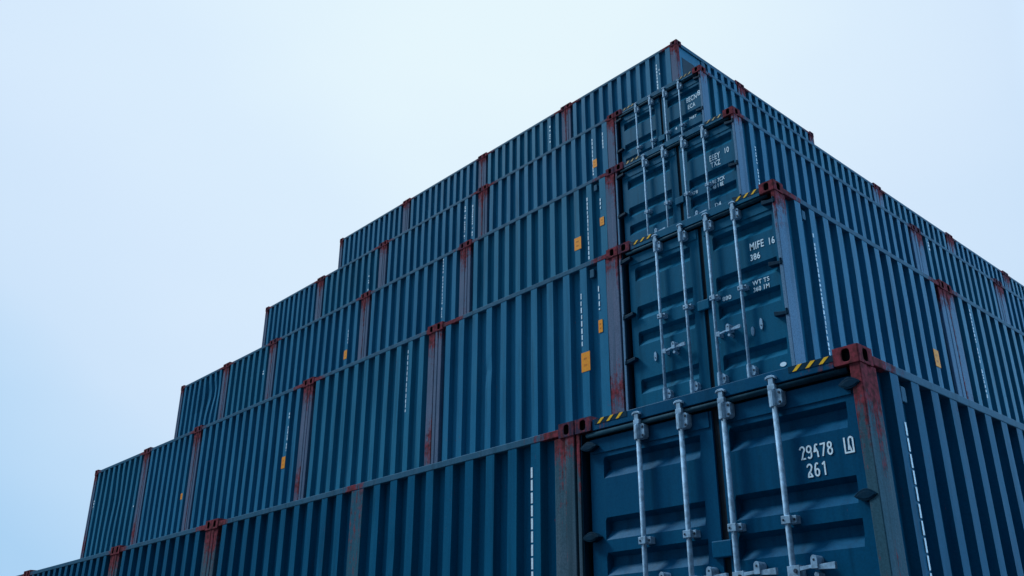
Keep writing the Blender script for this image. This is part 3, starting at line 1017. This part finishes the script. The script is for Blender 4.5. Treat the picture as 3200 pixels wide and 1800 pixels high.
for tier, spans in left.items():
    for i, (x0, x1) in enumerate(spans):
        ex = extra.get((tier, i), {})
        L = x1 - x0
        sd += 7
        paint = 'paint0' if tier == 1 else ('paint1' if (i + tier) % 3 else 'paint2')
        big = 0.215 if tier == 1 else 0.15
        pw1 = 0.215 if i == 0 else big * (1 if tier == 1 else 0.95)
        if tier == 1:
            ld = (0.13, 0.17)
            pw1 = 0.235 if i == 0 else 0.17
            pw0 = 0.17
        else:
            pw0 = 0.15
            pw1 = 0.205 if i == 0 else 0.15
            ld = (0.10, 0.02 if i == 0 else 0.11)
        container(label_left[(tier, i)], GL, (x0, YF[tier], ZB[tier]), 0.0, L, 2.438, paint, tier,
                  end1='half' if (tier == 5 and i == 0) else 'plain', post_w=(pw0, pw1), lead=ld,
                  wide=(ex['wide'] - x0) if 'wide' in ex else None,
                  dents=[(d[0] - x0, H + d[1], d[2], d[3], d[4]) for d in ex.get('dents', [])],
                  marks=[(m_[0] - x0,) + m_[1:] for m_ in ex.get('marks', [])],
                  stickers=[(s_[0] - x0, s_[1] - x0) + s_[2:] for s_ in ex.get('st', [])],
                  rail_spots=[r_ - x0 for r_ in ex.get('rails', [])], seed=sd, vents=[L - 0.62] if i == 0 and 1 < tier < 4 else [], edge_wear=0.5 if i == 0 else 1.0,
                  post='post_mossy' if tier == 1 else 'post', post_red=(i == 0 and tier > 1))

# corner containers, doors towards the viewer, long axis running back
corner = {
    1: (5.14 - 2.665, 6.10, 'paint0', 'door0', 'nearest container, blue doors marked 29478 A 261 in large white figures',
        dict(marks=[(0.520, -0.39, -2.0, 0.021, 'long')])),
    2: (6.620 - 4.475, 3.945, 'paint1', 'door1', 'teal container with doors marked MIFE 16, right above the 29478 doors',
        dict(marks=[(0.71, -0.37, -1.75, 0.026, 'text')], st=[(3.30, 3.43, -1.28, -1.06)])),
    3: (8.580 - 6.300, 5.60, 'paint1', 'door1', 'teal container with doors marked EEEY 10, third step up at the corner',
        dict(marks=[(0.55, -0.45, -1.1, 0.026, 'text')])),
    4: (10.365 - 8.250, 6.60, 'paint2', 'door1', 'highest container showing doors, just below the peak, faded header stripes', dict()),
}
for tier, (W, L, paint, door, lab, ex) in corner.items():
    sd += 7
    container(lab, GD, (XR[tier], YF[tier], ZB[tier]), math.pi / 2, L, W, paint, tier, end0='door', post_w=(0.225 if tier == 1 else 0.215, 0.215),
              lead=(0.18, 0.12), marks=ex.get('marks', ()), stickers=ex.get('st', ()), seed=sd, door=door, wear=1.0 if tier < 3 else 0.7, vents=[0.50] if tier < 3 else [], post='post_mossy' if tier == 1 else 'post_grey')

# more containers behind them along the right wall
right = {
    2: [(11.70, 4.2)],
    3: [(15.655, 3.57), (19.23, 3.6)],
    4: [(18.812, 3.66), (22.477, 3.42), (25.902, 3.6)],
    5: [(16.79, 3.30)],
}
label_right = {
    (2, 0): 'container behind the MIFE 16 one on the right wall, cut by the right picture edge',
    (3, 0): 'container behind the EEEY 10 one on the right wall, rusted front post, white tick',
    (3, 1): 'last container of the third row on the right wall, at the picture edge',
    (4, 0): 'container directly behind the highest door container, its roof edge along the sky',
    (4, 1): 'container on the right skyline between two rusty joints, one short of the picture edge',
    (4, 2): 'farthest container on the right skyline, cut by the right picture edge',
    (5, 0): 'top row container just right of the peak, its far end a step against the sky',
}
for tier, items in right.items():
    for i, (y0, L) in enumerate(items):
        sd += 7
        mk = [(0.66, -0.16, -1.4, 0.03, 'text')] if (tier, i) == (2, 0) else ([(0.46, -0.15, -0.32, 0.05, 'text')] if (tier, i) == (3, 0) else [])
        container(label_right[(tier, i)], GR, (XR[tier], y0, ZB[tier]), math.pi / 2, L, 2.2 if tier > 1 else 2.438, 'paint1' if i % 2 else 'paint2', tier,
                  post_w=(0.22, 0.2), lead=(0.14, 0.10), marks=mk, seed=sd, post='post_grey', edge_wear=0.8)
